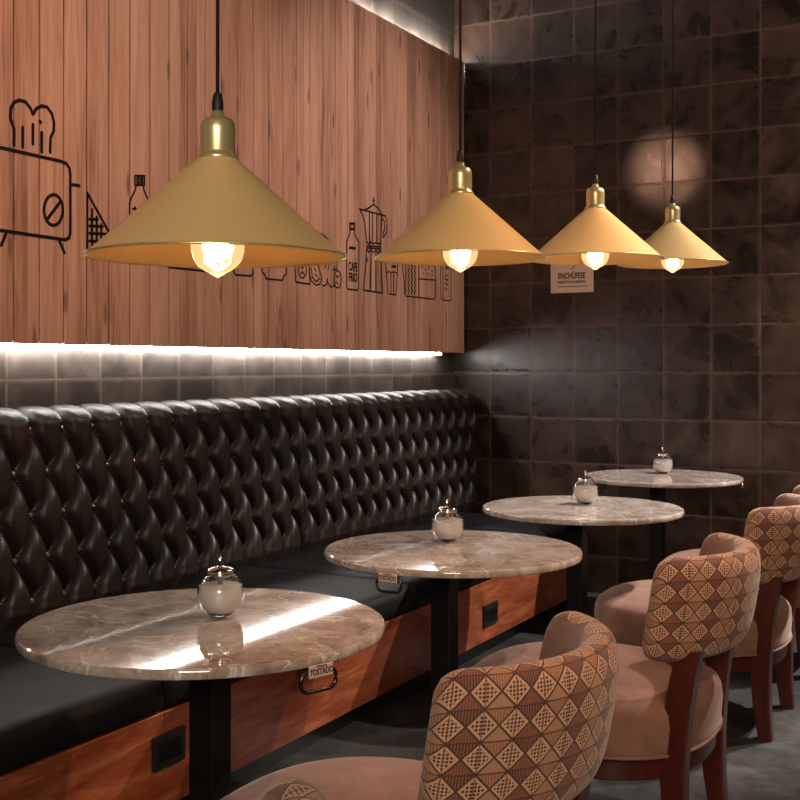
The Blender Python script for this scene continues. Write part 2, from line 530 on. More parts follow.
def text_mesh(name, body, size, material, parent, matrix, extrude=0.0008, sx=1.0, align='CENTER'):
    cu = bpy.data.curves.new(name, 'FONT')
    cu.body = body
    cu.size = size
    cu.align_x = align
    cu.extrude = extrude
    cu.offset = size * 0.025
    tmp = bpy.data.objects.new(name, cu)
    COL.objects.link(tmp)
    dg = bpy.context.evaluated_depsgraph_get()
    me = bpy.data.meshes.new_from_object(tmp.evaluated_get(dg))
    bpy.data.objects.remove(tmp)
    me.transform(matrix @ Matrix.Diagonal((sx, 1, 1, 1)))
    me.name = name
    me.materials.clear(); me.materials.append(material)
    o = bpy.data.objects.new(name, me)
    COL.objects.link(o)
    o.parent = parent
    return o

# ================================================================ the room
WX, WY, CZ = -3.063, 6.40, 3.80
def slab(name, x0, x1, y0, y1, z0, z1, m):
    bm = bmesh.new(); box(bm, x0, x1, y0, y1, z0, z1)
    return tag(build(name, bm, m), kind='structure')
slab('floor', WX, 3.2, -2.6, WY, -0.1, 0.0, M['floor'])
slab('wall_left', WX - 0.12, WX, -2.6, WY + 0.12, -0.1, CZ, M['tile_left'])
slab('wall_back', WX, 3.2, WY, WY + 0.12, -0.1, CZ, M['tile_back'])
slab('wall_right', 3.2, 3.32, -2.6, WY + 0.12, -0.1, CZ, M['darkwall'])
slab('wall_front', WX - 0.12, 3.32, -2.72, -2.6, -0.1, CZ, M['darkwall'])
slab('ceiling', WX - 0.12, 3.32, -2.72, WY + 0.12, CZ, CZ + 0.1, M['ceiling'])

# ================================================================ wooden wall panel with drawings
PZ0, PZ1 = 1.387, 3.16
PF = -2.983
pan = empty('wood_panel', (-3.0, 4.2, PZ0), 'large wall panel of vertical reddish-brown planks with kitchen line drawings, above the tufted bench', 'wall panel')
inv = Matrix.Translation((3.0, -4.2, -PZ0))
bm = bmesh.new()
k0 = -8
y = 2.805 + 0.115 * k0
while y < 6.34:
    y1 = min(y + 0.115, 6.355)
    box(bm, PF - 0.02, PF, y + 0.0034, y1 - 0.0034, PZ0, PZ1, 0.003, 1)
    y = y1
bm.transform(inv)
planks = build('planks', bm, M['plank'], pan)
bm = bmesh.new(); box(bm, PF - 0.022, PF - 0.001, 6.356, 6.372, PZ0, PZ1)
bm.transform(inv)
build('edge_strip', bm, M['trim'], pan)
bm = bmesh.new(); box(bm, PF - 0.028, PF - 0.0205, 1.9, 6.35, PZ0 + 0.002, PZ1 - 0.002)
bm.transform(inv)
build('backing_board', bm, M['cord'], pan)
for yb in (2.2, 3.4, 4.6, 5.8):
    bm = bmesh.new(); box(bm, WX, PF - 0.0285, yb, yb + 0.04, PZ0 + 0.06, PZ1 - 0.06)
    bm.transform(inv)
    build('mounting_batten', bm, M['black_metal'], pan)

ART = [
 ('toaster_drawing', 0.009, [[(2.499,2.034),(2.743,2.036),(3.018,2.033),(3.045,2.029),(3.06,2.015),(3.064,1.993),(3.064,1.785),(3.058,1.766),(3.04,1.758),(3.018,1.758),(2.743,1.761),(2.499,1.763),(2.473,1.781),(2.473,2.009),(2.499,2.034)],[(3.028,1.862),(3.026,1.845),(3.019,1.83),(3.009,1.816),(2.997,1.807),(2.983,1.803),(2.969,1.804),(2.956,1.811),(2.947,1.821),(2.94,1.836),(2.938,1.852),(2.94,1.868),(2.947,1.884),(2.956,1.897),(2.969,1.906),(2.983,1.911),(2.997,1.91),(3.009,1.904),(3.019,1.893),(3.026,1.879),(3.028,1.862)],[(2.954,1.822),(3.013,1.887)],[(3.067,1.958),(3.109,1.959)],[(2.767,1.751),(2.748,1.712)],[(3.01,1.754),(3.035,1.712)],[(2.516,1.758),(2.499,1.721)]]),
 ('toast_drawing', 0.009, [[(2.803,2.054),(2.803,2.108),(2.787,2.14),(2.789,2.176),(2.803,2.198),(2.826,2.21),(2.853,2.21),(2.876,2.193),(2.887,2.174),(2.902,2.196),(2.928,2.211),(2.954,2.211),(2.975,2.193),(2.985,2.163),(2.984,2.135),(2.969,2.107),(2.967,2.056)],[(2.841,2.121),(2.841,2.054)],[(2.887,2.139),(2.887,2.072)],[(2.928,2.12),(2.928,2.051)],[(2.918,2.156),(2.923,2.153)]]),
 ('sandwich_drawing', 0.008, [[(3.149,1.939),(3.149,1.71),(3.346,1.71),(3.149,1.939)],[(3.174,1.882),(3.174,1.734)],[(3.197,1.857),(3.197,1.73)],[(3.221,1.832),(3.221,1.727)],[(3.16,1.844),(3.203,1.848)],[(3.16,1.82),(3.229,1.825)],[(3.16,1.793),(3.256,1.8)],[(3.16,1.765),(3.268,1.771)]]),
 ('bottle_drawing', 0.006, [[(3.405,2.038),(3.46,2.046),(3.46,2.01),(3.405,2.002),(3.405,2.038)],[(3.417,2.032),(3.428,2.034),(3.428,2.012),(3.417,2.011),(3.417,2.032)],[(3.439,2.035),(3.449,2.037),(3.449,2.015),(3.439,2.014),(3.439,2.035)],[(3.411,2.002),(3.407,1.984),(3.379,1.943),(3.375,1.928),(3.375,1.72),(3.388,1.707),(3.465,1.707),(3.491,1.718),(3.497,1.733),(3.497,1.92),(3.487,1.948),(3.456,1.99),(3.453,2.006)],[(3.392,1.91),(3.417,1.912)],[(3.405,1.919),(3.405,1.903)]]),
 ('loaf_drawing', 0.006, [[(3.568,1.73),(3.576,1.712),(3.605,1.703),(3.941,1.704),(3.964,1.714),(3.967,1.766),(3.947,1.788),(3.593,1.78),(3.568,1.763),(3.568,1.73)],[(3.74,1.778),(3.74,1.729),(3.736,1.709)],[(3.588,1.724),(3.604,1.712)],[(3.604,1.725),(3.588,1.71)],[(3.625,1.726),(3.642,1.713)],[(3.642,1.727),(3.625,1.712)],[(3.666,1.728),(3.683,1.716)],[(3.683,1.729),(3.666,1.714)],[(3.704,1.73),(3.721,1.717)],[(3.721,1.731),(3.704,1.716)]]),
 ('jar_drawing', 0.006, [[(4.036,1.804),(4.036,1.715),(4.048,1.703),(4.161,1.706),(4.175,1.717),(4.175,1.808),(4.036,1.804)],[(4.053,1.822),(4.157,1.826),(4.157,1.81)],[(4.053,1.822),(4.053,1.807)]]),
 ('pot_drawing', 0.006, [[(4.235,1.796),(4.238,1.755),(4.245,1.73),(4.267,1.719),(4.278,1.701),(4.406,1.703),(4.416,1.721),(4.439,1.735),(4.442,1.805),(4.235,1.796)],[(4.308,1.807),(4.323,1.82),(4.353,1.821),(4.365,1.805)]]),
 ('box_drawing', 0.0055, [[(4.497,1.85),(4.506,1.798),(4.518,1.703),(4.639,1.699),(4.632,1.808),(4.626,1.854),(4.497,1.85)],[(4.609,1.764),(4.607,1.752),(4.602,1.741),(4.594,1.733),(4.584,1.727),(4.573,1.724),(4.563,1.725),(4.553,1.73),(4.545,1.738),(4.54,1.747),(4.539,1.759),(4.54,1.77),(4.545,1.781),(4.553,1.789),(4.563,1.795),(4.573,1.798),(4.584,1.797),(4.594,1.792),(4.602,1.785),(4.607,1.775),(4.609,1.764)],[(4.561,1.778),(4.57,1.771)],[(4.583,1.78),(4.577,1.768)],[(4.559,1.742),(4.573,1.754),(4.59,1.743)]]),
 ('avocado_drawing', 0.0055, [[(4.652,1.835),(4.635,1.798),(4.632,1.755),(4.652,1.717),(4.692,1.698),(4.728,1.705),(4.746,1.734),(4.719,1.783),(4.692,1.817),(4.652,1.835)],[(4.652,1.778),(4.659,1.735),(4.692,1.714),(4.726,1.732)],[(4.678,1.78),(4.692,1.766)],[(4.685,1.751),(4.701,1.741)]]),
 ('fruit_drawing', 0.0055, [[(4.746,1.704),(4.769,1.699),(4.791,1.711),(4.794,1.737),(4.801,1.715),(4.829,1.696),(4.857,1.704),(4.867,1.719)]]),
 ('juice_drop_drawing', 0.0055, [[(4.78,1.816),(4.777,1.787)],[(4.811,1.819),(4.808,1.782)],[(4.892,1.833),(4.885,1.791),(4.85,1.781),(4.864,1.801)]]),
 ('tomato_drawing', 0.0055, [[(4.927,1.742),(4.925,1.728),(4.92,1.716),(4.913,1.706),(4.903,1.699),(4.892,1.696),(4.882,1.698),(4.872,1.703),(4.865,1.712),(4.86,1.724),(4.858,1.737),(4.86,1.751),(4.865,1.763),(4.872,1.773),(4.882,1.78),(4.892,1.783),(4.903,1.781),(4.913,1.776),(4.92,1.767),(4.925,1.755),(4.927,1.742)],[(4.878,1.757),(4.892,1.747),(4.907,1.758)],[(4.878,1.727),(4.895,1.717)]]),
 ('leaf_drawing', 0.0055, [[(4.739,1.951),(4.777,1.939)],[(4.777,1.939),(4.808,1.925)]]),
 ('milk_bottle_drawing', 0.0055, [[(5.009,2.031),(5.061,2.037),(5.061,2.003),(5.009,1.998),(5.009,2.031)],[(5.021,2.027),(5.049,2.03),(5.049,2.008),(5.021,2.005),(5.021,2.027)],[(5.015,1.997),(5.009,1.971),(4.979,1.934),(4.979,1.708),(4.991,1.697),(5.084,1.696),(5.099,1.707),(5.102,1.942),(5.061,1.976),(5.053,2.001)],[(5.009,1.91),(5.065,1.911)],[(5.009,1.904),(5.065,1.904)]]),
 ('moka_pot_drawing', 0.0065, [[(5.254,2.19),(5.254,2.16)],[(5.245,2.175),(5.265,2.177)],[(5.106,2.114),(5.335,2.11)],[(5.168,2.118),(5.21,2.133),(5.254,2.155),(5.302,2.142),(5.343,2.115)],[(5.114,2.114),(5.16,2.055),(5.183,1.945)],[(5.343,2.109),(5.327,1.931)],[(5.183,1.949),(5.207,1.945),(5.23,1.954),(5.254,1.948),(5.278,1.958),(5.302,1.952),(5.33,1.961)],[(5.18,1.932),(5.327,1.939)],[(5.18,1.921),(5.327,1.928)],[(5.183,1.912),(5.207,1.901),(5.23,1.914),(5.254,1.902),(5.278,1.917),(5.302,1.905),(5.33,1.923)],[(5.183,1.914),(5.172,1.832),(5.149,1.7),(5.351,1.696),(5.327,1.927)],[(5.21,2.112),(5.21,1.952)],[(5.242,2.111),(5.242,1.955)],[(5.289,2.113),(5.289,1.959)],[(5.23,1.899),(5.223,1.703)],[(5.278,1.903),(5.278,1.702)],[(5.183,1.871),(5.188,1.848)],[(5.343,2.109),(5.381,2.11),(5.4,2.078),(5.397,2.025),(5.361,1.993),(5.354,2.009),(5.374,2.039),(5.367,2.082),(5.348,2.092)]]),
 ('glass_drawing', 0.0055, [[(5.375,1.891),(5.392,1.808),(5.41,1.696),(5.499,1.693),(5.514,1.786),(5.524,1.897),(5.375,1.891)],[(5.395,1.806),(5.42,1.816),(5.448,1.809),(5.476,1.819),(5.514,1.813)],[(5.442,1.809),(5.445,1.698)],[(5.473,1.811),(5.471,1.697)],[(5.454,1.849),(5.499,1.851)],[(5.454,1.842),(5.499,1.844)]]),
 ('bread_bag_drawing', 0.0055, [[(5.576,1.871),(5.58,1.822),(5.596,1.779),(5.599,1.708),(5.622,1.694),(5.959,1.694),(5.977,1.706),(5.98,1.863),(5.962,1.888),(5.905,1.899),(5.767,1.895),(5.576,1.871)],[(5.767,1.892),(5.767,1.692)],[(5.767,1.8),(5.98,1.806)],[(5.605,1.867),(5.618,1.852),(5.605,1.835),(5.618,1.819),(5.605,1.802),(5.618,1.787),(5.605,1.77),(5.618,1.755),(5.605,1.738),(5.618,1.723),(5.605,1.706)],[(5.642,1.87),(5.656,1.854),(5.642,1.837),(5.656,1.822),(5.642,1.805),(5.656,1.79),(5.642,1.772),(5.656,1.757),(5.642,1.74),(5.656,1.725),(5.642,1.708)],[(5.68,1.872),(5.693,1.857),(5.68,1.84),(5.693,1.825),(5.68,1.807),(5.693,1.792),(5.68,1.775),(5.693,1.759),(5.68,1.742),(5.693,1.727),(5.68,1.71)],[(5.718,1.875),(5.731,1.86),(5.718,1.843),(5.731,1.827),(5.718,1.81),(5.731,1.794),(5.718,1.777),(5.731,1.762),(5.718,1.745),(5.731,1.729),(5.718,1.712)],[(5.806,1.873),(5.813,1.864)],[(5.848,1.863),(5.855,1.854)],[(5.89,1.876),(5.898,1.867)],[(5.933,1.86),(5.941,1.851)],[(5.82,1.839),(5.827,1.83)],[(5.883,1.84),(5.89,1.831)],[(5.933,1.837),(5.941,1.828)]]),
 ('chocolate_bar_drawing', 0.0045, [[(6.043,1.933),(6.053,1.704),(6.073,1.695),(6.171,1.695),(6.187,1.704),(6.191,1.938),(6.043,1.933)],[(6.074,1.929),(6.083,1.699)],[(6.103,1.845),(6.141,1.845)],[(6.11,1.843),(6.103,1.819),(6.141,1.82),(6.11,1.793),(6.148,1.788)],[(6.103,1.763),(6.138,1.76)],[(6.11,1.892),(6.153,1.894)],[(6.11,1.882),(6.153,1.884)]]),
]


def ribbon(bm, pts, w):
    """a painted stroke lying on the planks, in the (y, z) plane"""
    x0, x1 = PF + 0.0002, PF + 0.0012
    h = w / 2
    for (ya, za), (yb, zb) in zip(pts, pts[1:]):
        d = Vector((yb - ya, zb - za))
        if d.length < 1e-5:
            continue
        n = Vector((-d.y, d.x)).normalized() * h
        q = [(ya + n.x, za + n.y), (ya - n.x, za - n.y), (yb - n.x, zb - n.y), (yb + n.x, zb + n.y)]
        f = [bm.verts.new((x1, p[0], p[1])) for p in q]
        g = [bm.verts.new((x0, p[0], p[1])) for p in q]
        bm.faces.new(f); bm.faces.new(g[::-1])
        for i in range(4):
            bm.faces.new((f[i], g[i], g[(i + 1) % 4], f[(i + 1) % 4]))
    for (ya, za) in pts:
        f = [bm.verts.new((x1 + 0.0001, ya + h * math.cos(t * PI / 4), za + h * math.sin(t * PI / 4))) for t in range(8)]
        bm.faces.new(f)
for nm, w, lines in ART:
    bm = bmesh.new()
    for l in lines:
        ribbon(bm, l, w * 1.4)
    bm.transform(inv)
    o = build(nm, bm, M['paint'], pan)
    o['label'] = 'black painted outline ' + nm.replace('_', ' ')
R_pan = Matrix(((0, 0, 1, 0), (1, 0, 0, 0), (0, 1, 0, 0), (0, 0, 0, 1)))   # text x -> y, text y -> z
for body_, yc, zc, sz, sx in (('CAFE', 5.042, 1.792, 0.062, 0.62), ('FRIO', 5.042, 1.738, 0.062, 0.66)):
    text_mesh('lettering', body_, sz, M['paint'], pan, inv @ Matrix.Translation((PF + 0.001, yc, zc)) @ R_pan, sx=sx)

# LED strips tucked behind the panel
for zz, lab in ((PZ0 - 0.016, 'bright white light strip glowing under the bottom edge of the wood panel'),
                (PZ1 - 0.012, 'bright white light strip glowing along the top edge of the wood panel')):
    e = empty('light_strip', (-3.03, 4.1, zz), lab, 'light strip')
    bm = bmesh.new(); box(bm, -0.012, 0.012, -2.1, 2.03 if zz < 2 else 2.2, 0, 0.018)
    build('diffuser', bm, M['led' if zz < 2 else 'led_up'], e)
    bm = bmesh.new(); box(bm, -0.016, 0.014, -2.1, 2.03, 0.0185 if zz < 2 else -0.012, 0.030 if zz < 2 else -0.0005)
    build('channel', bm, M['steel'], e)

# ================================================================ the banquette
bq = empty('banquette', (-2.6, 3.9, 0), 'long dark leather bench with deep-buttoned back and reddish wood base against the left wall', 'bench')
binv = Matrix.Translation((2.6, -3.9, 0))
BY0, BY1 = 1.02, 6.06
bm = bmesh.new()
yb = BY0
for y0, y1 in ((1.02, 2.52), (2.52, 4.02), (4.02, 5.52), (5.52, 6.06)):
    box(bm, -2.122, -2.10, y0 + 0.001, y1 - 0.001, 0.08, 0.347, 0.002, 1)
bm.transform(binv)
build('front_board', bm, M['bench_wood'], bq)
bm = bmesh.new(); box(bm, -3.0, -2.16, BY0, BY1 - 0.01, 0.0, 0.08); box(bm, -3.0, -2.124, BY0, BY1 - 0.01, 0.08, 0.345)
bm.transform(binv)
build('plinth', bm, M['black_plastic'], bq)

def cushion(y0, y1):
    bm = bmesh.new()
    prof = [(-2.99, 0.349), (-2.125, 0.349), (-2.105, 0.352), (-2.093, 0.362), (-2.090, 0.385), (-2.092, 0.415), (-2.100, 0.438), (-2.116, 0.450),
            (-2.14, 0.456), (-2.30, 0.463), (-2.55, 0.466), (-2.80, 0.463), (-2.99, 0.460)]
    ys = [y0 + 0.003, y0 + 0.010, y0 + 0.03] + [y0 + (y1 - y0) * k / 12 for k in range(1, 12)] + [y1 - 0.03, y1 - 0.010, y1 - 0.003]
    rings = []
    for i, yy in enumerate(ys):
        e = min(i, len(ys) - 1 - i)
        ins = {0: 0.016, 1: 0.005, 2: 0.0}.get(e, 0.0)
        ring = []
        for x, z in prof:
            zz = z - (ins if z > 0.37 else 0) + (0.003 * math.sin(yy * 9 + x * 5) if z > 0.44 else 0)
            xx = x - (ins if x > -2.2 else 0)
            ring.append(bm.verts.new((xx, yy, zz)))
        rings.append(ring)
    n = len(prof)
    for a, b in zip(rings, rings[1:]):
        for i in range(n):
            bm.faces.new((a[i], a[(i + 1) % n], b[(i + 1) % n], b[i]))
    bm.faces.new(rings[0]); bm.faces.new(rings[-1][::-1])
    bm.transform(binv)
    return build('seat_cushion', bm, M['vinyl'], bq, smooth=True)
for y0, y1 in ((1.02, 2.52), (2.52, 4.02), (4.02, 5.52), (5.52, 6.06)):
    cushion(y0, y1)

SU, SV, ROW0, YB = 0.147, 0.1435, 1.098, 2.662      # button grid
AMP = 0.066
def tuft(yy, z):
    """height of the padding, 0 at a button, 1 on the crown of a puff"""
    a = (yy - YB) / SU
    vv = (ROW0 - z) / SV
    def cr(x):
        fr = x - math.floor(x)
        fr = fr ** 0.85
        return abs(math.sin(PI * fr))
    def dome(s_):
        return (1 - (1 - s_) ** 2.4) ** 0.55
    vc = min(max(vv, 0.0), 4.0)
    p, q = a + vc / 2, a - vc / 2
    f = dome(cr(p) * cr(q))
    if vv < 0:
        t = min(1.0, -vv / 0.5)
        ch = dome(cr(a))
        f = ch * (1 - 0.0 * t) * 1.0 if t >= 1 else (1 - t) * f + t * ch
        f = max(f, 0.15 * t)
    if vv > 4:
        t = min(1.0, (vv - 4) / 0.5)
        f = (1 - t) * f + t * dome(cr(a))
    return f

def back_section(y0, y1):
    bm = bmesh.new()
    ny = int((y1 - y0) / 0.0062)
    # the profile: up the face, over the rounded top, down to the wall
    prof = []
    nz = 120
    for k in range(nz + 1):
        z = 0.44 + (1.113 - 0.44) * k / nz
        prof.append((-2.925 - 0.02 * (z - 0.44), z, 1.0, 0.0, z))
    for k in range(1, 11):
        t = PI / 2 * k / 10
        prof.append((-2.939 - 0.05 * (1 - math.cos(t)), 1.113 + 0.03 * math.sin(t), math.cos(t), math.sin(t) * 0.45, 1.135 + 0.04 * k / 10))
    prof.append((-3.02, 1.141, 0, 0.35, 1.19)); prof.append((-3.055, 1.128, 0, 0.1, 1.2)); 
    grid = []
    for i in range(ny + 1):
        yy = y0 + (y1 - y0) * i / ny
        ed = min(yy - y0, y1 - yy)
        er = min(1.0, ed / 0.035)
        er = math.sqrt(max(0.0, 1 - (1 - er) ** 2))
        col = []
        for x, z, nx, nzv, zt in prof:
            f = tuft(yy, zt)
            d = AMP * f
            if z < 0.50:
                d *= 0.55 + 0.45 * (z - 0.44) / 0.06
            d *= 0.25 + 0.75 * er
            col.append(bm.verts.new((x + nx * d, yy, z + nzv * d)))
        grid.append(col)
    for a, b in zip(grid, grid[1:]):
        for j in range(len(prof) - 1):
            bm.faces.new((a[j], b[j], b[j + 1], a[j + 1]))
    # sides and back
    for col in (grid[0], grid[-1]):
        yy = col[0].co.y
        b0 = bm.verts.new((-3.056, yy, 0.44))
        bm.faces.new([b0] + col)
    bm.transform(binv)
    o = build('backrest', bm, M['leather'], bq, smooth=True)
    # buttons
    proto = None
    for r in range(5):
        z = ROW0 - r * SV
        off = 0.5 * (r % 2)
        k = math.ceil((y0 + 0.035 - YB) / SU - off)
        while True:
            yy = YB + (k + off) * SU
            if yy > y1 - 0.035:
                break
            if proto is None:
                bb = bmesh.new()
                lathe(bb, [(0, 0.008), (0.006, 0.006), (0.011, 0.001), (0.012, -0.004), (0.009, -0.020)], 10)
                bb.transform(Matrix.Rotation(PI / 2, 4, 'Y'))
                proto = build('button', bb, M['button'], o, smooth=False)
                c = proto
            else:
                c = proto.copy(); COL.objects.link(c); c.parent = o
            c.location = Vector((-2.925 - 0.02 * (z - 0.44) + 0.020 + 2.6, yy - 3.9, z))
            k += 1
    return o
back_section(1.66, 4.434)
back_section(4.440, 6.34)

# power outlets let into the wooden base
def outlet(y0, y1, z0, z1):
    bm = bmesh.new(); box(bm, -2.0995, -2.090, y0, y1, z0, z1, 0.002, 2); bm.transform(binv)
    p = build('power_outlet', bm, M['black_plastic'], bq)
    bm = bmesh.new()
    yc, zc = (y0 + y1) / 2, (z0 + z1) / 2
    box(bm, -2.0895, -2.087, y0 + 0.02, yc - 0.004, zc - 0.028, zc + 0.028, 0.001, 1)
    box(bm, -2.0895, -2.087, yc + 0.004, y1 - 0.02, zc - 0.028, zc + 0.028, 0.001, 1)
    bm.transform(binv)
    build('socket_insert', bm, M['black_metal'], p)
    bm = bmesh.new()
    box(bm, -2.0868, -2.0858, yc - 0.020, yc - 0.017, zc - 0.012, zc + 0.010)
    box(bm, -2.0868, -2.0858, yc + 0.016, yc + 0.019, zc + 0.008, zc + 0.012)
    box(bm, -2.0868, -2.0858, yc + 0.024, yc + 0.027, zc + 0.006, zc + 0.010)
    bm.transform(binv)
    build('contact', bm, M['steel'], p)
outlet(2.465, 2.600, 0.195, 0.290)
outlet(4.680, 4.830, 0.150, 0.245)

# ================================================================ marble tables
def make_table():
    r = empty('cafe_table', (0, 0, 0), 'x', 'table', 'round marble tables')
    bm = bmesh.new()
    R = 0.40
    prof = [(0, 0.722), (R - 0.006, 0.722), (R - 0.002, 0.724), (R, 0.728), (R, 0.738), (R - 0.002, 0.742), (R - 0.006, 0.744), (0.2, 0.744), (0, 0.744)]
    lathe(bm, prof, 128)
    build('tabletop', bm, M['marble'], r, smooth=False)
    return r
def smooth_by_angle(me, deg=35):
    for p in me.polygons:
        p.use_smooth = True
    try:
        me.set_sharp_from_angle(angle=math.radians(deg))
    except Exception:
        pass
tbl = make_table()
smooth_by_angle(tbl.children[0].data, 30)
for p in tbl.children[0].data.polygons:
    if abs(p.normal.z) > 0.99:
        p.use_smooth = False
TABLES = [
    ((-1.592, 2.046), (0.044, -0.037), 'round brown-veined marble table nearest the viewer, with a bright light streak reflected in its top'),
    ((-1.555, 3.238), (-0.022, -0.012), 'round beige marble table, second from the viewer, standing beyond the one with the light streak'),
    ((-1.552, 4.434), (-0.018, -0.010), 'round grey-white marble table, third from the viewer, partly hiding the farthest table'),
    ((-1.620, 5.864), (-0.022, -0.012), 'smallest-looking round marble table, farthest away against the tiled back wall')]
TREES = [tbl] + [copy_tree(tbl) for _ in range(3)]
for i, ((tx, ty), (cx, cy), lab) in enumerate(TABLES):
    t = TREES[i]
    t.location = (tx, ty, 0)
    t['label'] = lab
    # pedestal made per table: the columns stand slightly off centre
    bm = bmesh.new()
    box(bm, cx - 0.033, cx + 0.033, cy - 0.033, cy + 0.033, 0.018, 0.712, 0.004, 2)
    build('column', bm, M['black_metal'], t)
    bm = bmesh.new()
    box(bm, cx - 0.13, cx + 0.13, cy - 0.13, cy + 0.13, 0.712, 0.7215, 0.002, 1)
    build('mounting_plate', bm, M['black_metal'], t)
    bm = bmesh.new()
    lathe(bm, [(0, 0), (0.21, 0), (0.215, 0.004), (0.212, 0.010), (0.10, 0.016), (0, 0.018)], 48, cx, cy)
    build('base_plate', bm, M['black_metal'], t)

def bag_hook(ti, ang, label, w=0.078, plate=True, flip=False):
    """a stadium-shaped steel handle under the rim with a small cream name plate"""
    (tx, ty), _, _ = TABLES[ti]
    a = math.radians(ang)
    e = empty('bag_hook', (tx + 0.398 * math.cos(a), ty + 0.398 * math.sin(a), 0.744), label, 'hook', None, rz=a + PI / 2)
    # local x runs along the rim, local y points to the table centre
    pts = []
    hw, hh, rr = w / 2, 0.020, 0.018
    for cxx, czz, a0 in ((hw - rr, -hh + rr, -90), (hw - rr, hh - rr, 0), (-hw + rr, hh - rr, 90), (-hw + rr, -hh + rr, 180)):
        for k in range(7):
            t = math.radians(a0 + 90 * k / 6)
            pts.append((cxx + rr * math.cos(t), -0.014, -0.045 + czz + rr * math.sin(t)))
    bm = bmesh.new(); tube(bm, pts, 0.0042, 8, closed=True)
    build('ring', bm, M['bronze'], e, smooth=True)
    bm = bmesh.new()
    box(bm, -0.012, 0.012, -0.014, 0.06, -0.030, -0.024, 0.001, 1)
    build('bracket', bm, M['bronze'], e)
    if plate:
        bm = bmesh.new(); box(bm, -0.029, 0.029, -0.024, -0.019, -0.036, -0.012, 0.001, 1)
        p = build('name_plate', bm, M['plate'], e)
        p['label'] = 'cream name plate'
        Rt = Matrix(((1, 0, 0, 0), (0, 0, -1, 0), (0, 1, 0, 0), (0, 0, 0, 1)))
        text_mesh('lettering', 'TOSTADO', 0.0165, M['sign_ink'], p, Matrix.Translation((0, -0.0244, -0.030)) @ Rt, 0.0004, 0.74)
        text_mesh('lettering', 'TOSTADOR', 0.006, M['sign_ink'], p, Matrix.Translation((0, -0.0244, -0.0165)) @ Rt, 0.0004, 0.8)
    return e
bag_hook(0, -20, 'oval bronze handle with cream TOSTADO plate under the nearest table rim', 0.086)
bag_hook(1, -90, 'oval dark handle with name plate under the second table rim')
# small clamp on the farthest table
e = empty('table_clamp', (-1.62 + 0.398 * math.cos(math.radians(12)), 5.864 + 0.398 * math.sin(math.radians(12)), 0.744),
          'small chrome clamp under the right rim of the farthest marble table', 'clamp', None, rz=math.radians(102))
bm = bmesh.new()
box(bm, -0.010, 0.010, 0.004, 0.05, -0.029, -0.0235, 0.001, 1)
build('jaw', bm, M['steel'], e)
for s in (-0.018, 0.018):
    bm = bmesh.new(); lathe(bm, [(0, -0.05), (0.008, -0.048), (0.010, -0.038), (0.007, -0.030), (0, -0.029)], 14, s, 0.006)
    build('screw', bm, M['steel'], e, smooth=True)

# ================================================================ sugar jars
def make_jar():
    r = empty('sugar_jar', (0, 0, 0), 'x', 'sugar jar', 'glass sugar jars on the tables')
    R, zc = 0.053, 0.051
    out, inn = [(0, 0.0015), (0.020, 0.001), (0.026, 0.004)], []
    for k in range(3, 15):
        t = PI * k / 18
        out.append((R * math.sin(t), zc - R * math.cos(t)))
    out += [(0.0275, 0.0945), (0.0275, 0.100)]
    for k in range(3, 15):
        t = PI * k / 18
        inn.append(((R - 0.003) * math.sin(t), zc - (R - 0.003) * math.cos(t)))
    inn = [(0, 0.0055)] + inn + [(0.025, 0.0935), (0.025, 0.100)]
    bm = bmesh.new(); lathe(bm, out + inn[::-1], 40)
    build('glass_body', bm, M['glass'], r, smooth=True)
    # sugar filling
    pr = [(0, 0.007)]
    R2 = R - 0.0037
    top = 0.072
    for k in range(3, 18):
        t = PI * k / 18
        z = zc - R2 * math.cos(t)
        if z > top:
            break
        pr.append((R2 * math.sin(t), z))
    pr += [(R2 * 0.975, top), (0.030, top + 0.003), (0.012, top + 0.001), (0, top)]
    bm = bmesh.new(); lathe(bm, pr, 36)
    build('sugar', bm, M['sugar'], r, smooth=True)
    bm = bmesh.new()
    lathe(bm, [(0.0285, 0.0935), (0.0305, 0.0945), (0.0305, 0.098), (0.0292, 0.099), (0.0305, 0.100), (0.0305, 0.104), (0.0280, 0.1075), (0.017, 0.111), (0.0080, 0.113), (0, 0.113)], 36)
    lid = build('lid', bm, M['steel'], r, smooth=True)
    bm = bmesh.new()
    tube(bm, [(0.000, 0, 0.070), (0.0, 0, 0.112), (0.001, 0, 0.123), (-0.003, 0, 0.132), (-0.008, 0, 0.137)], [0.005, 0.0055, 0.0058, 0.0052, 0.003], 12)
    build('spout', bm, M['steel'], lid, smooth=True)
    return r
jar = make_jar()
for i, (p, lab, rz) in enumerate([((-1.600, 2.114), 'round glass sugar jar on the nearest marble table', 0.4),
                                  ((-1.631, 3.358), 'round glass sugar jar on the second marble table from the viewer', -2.2),
                                  ((-1.570, 4.526), 'round glass sugar jar on the third, grey-white marble table', 2.0),
                                  ((-1.653, 5.992), 'round glass sugar jar on the farthest marble table by the tiled wall', 1.0)]):
    j = jar if i == 0 else copy_tree(jar)
    j.location = (p[0], p[1], 0.7442)
    j.rotation_euler.z = rz
    j['label'] = lab

# ================================================================ barrel chairs
SXC, SR = 0.045, 0.352       # seat centre and radius in the chair's own frame, front towards -x
def sup(t, r, n=2.5):
    c_, s_ = math.cos(t), math.sin(t)
    return (r * math.copysign(abs(c_) ** (2 / n), c_), r * math.copysign(abs(s_) ** (2 / n), s_))

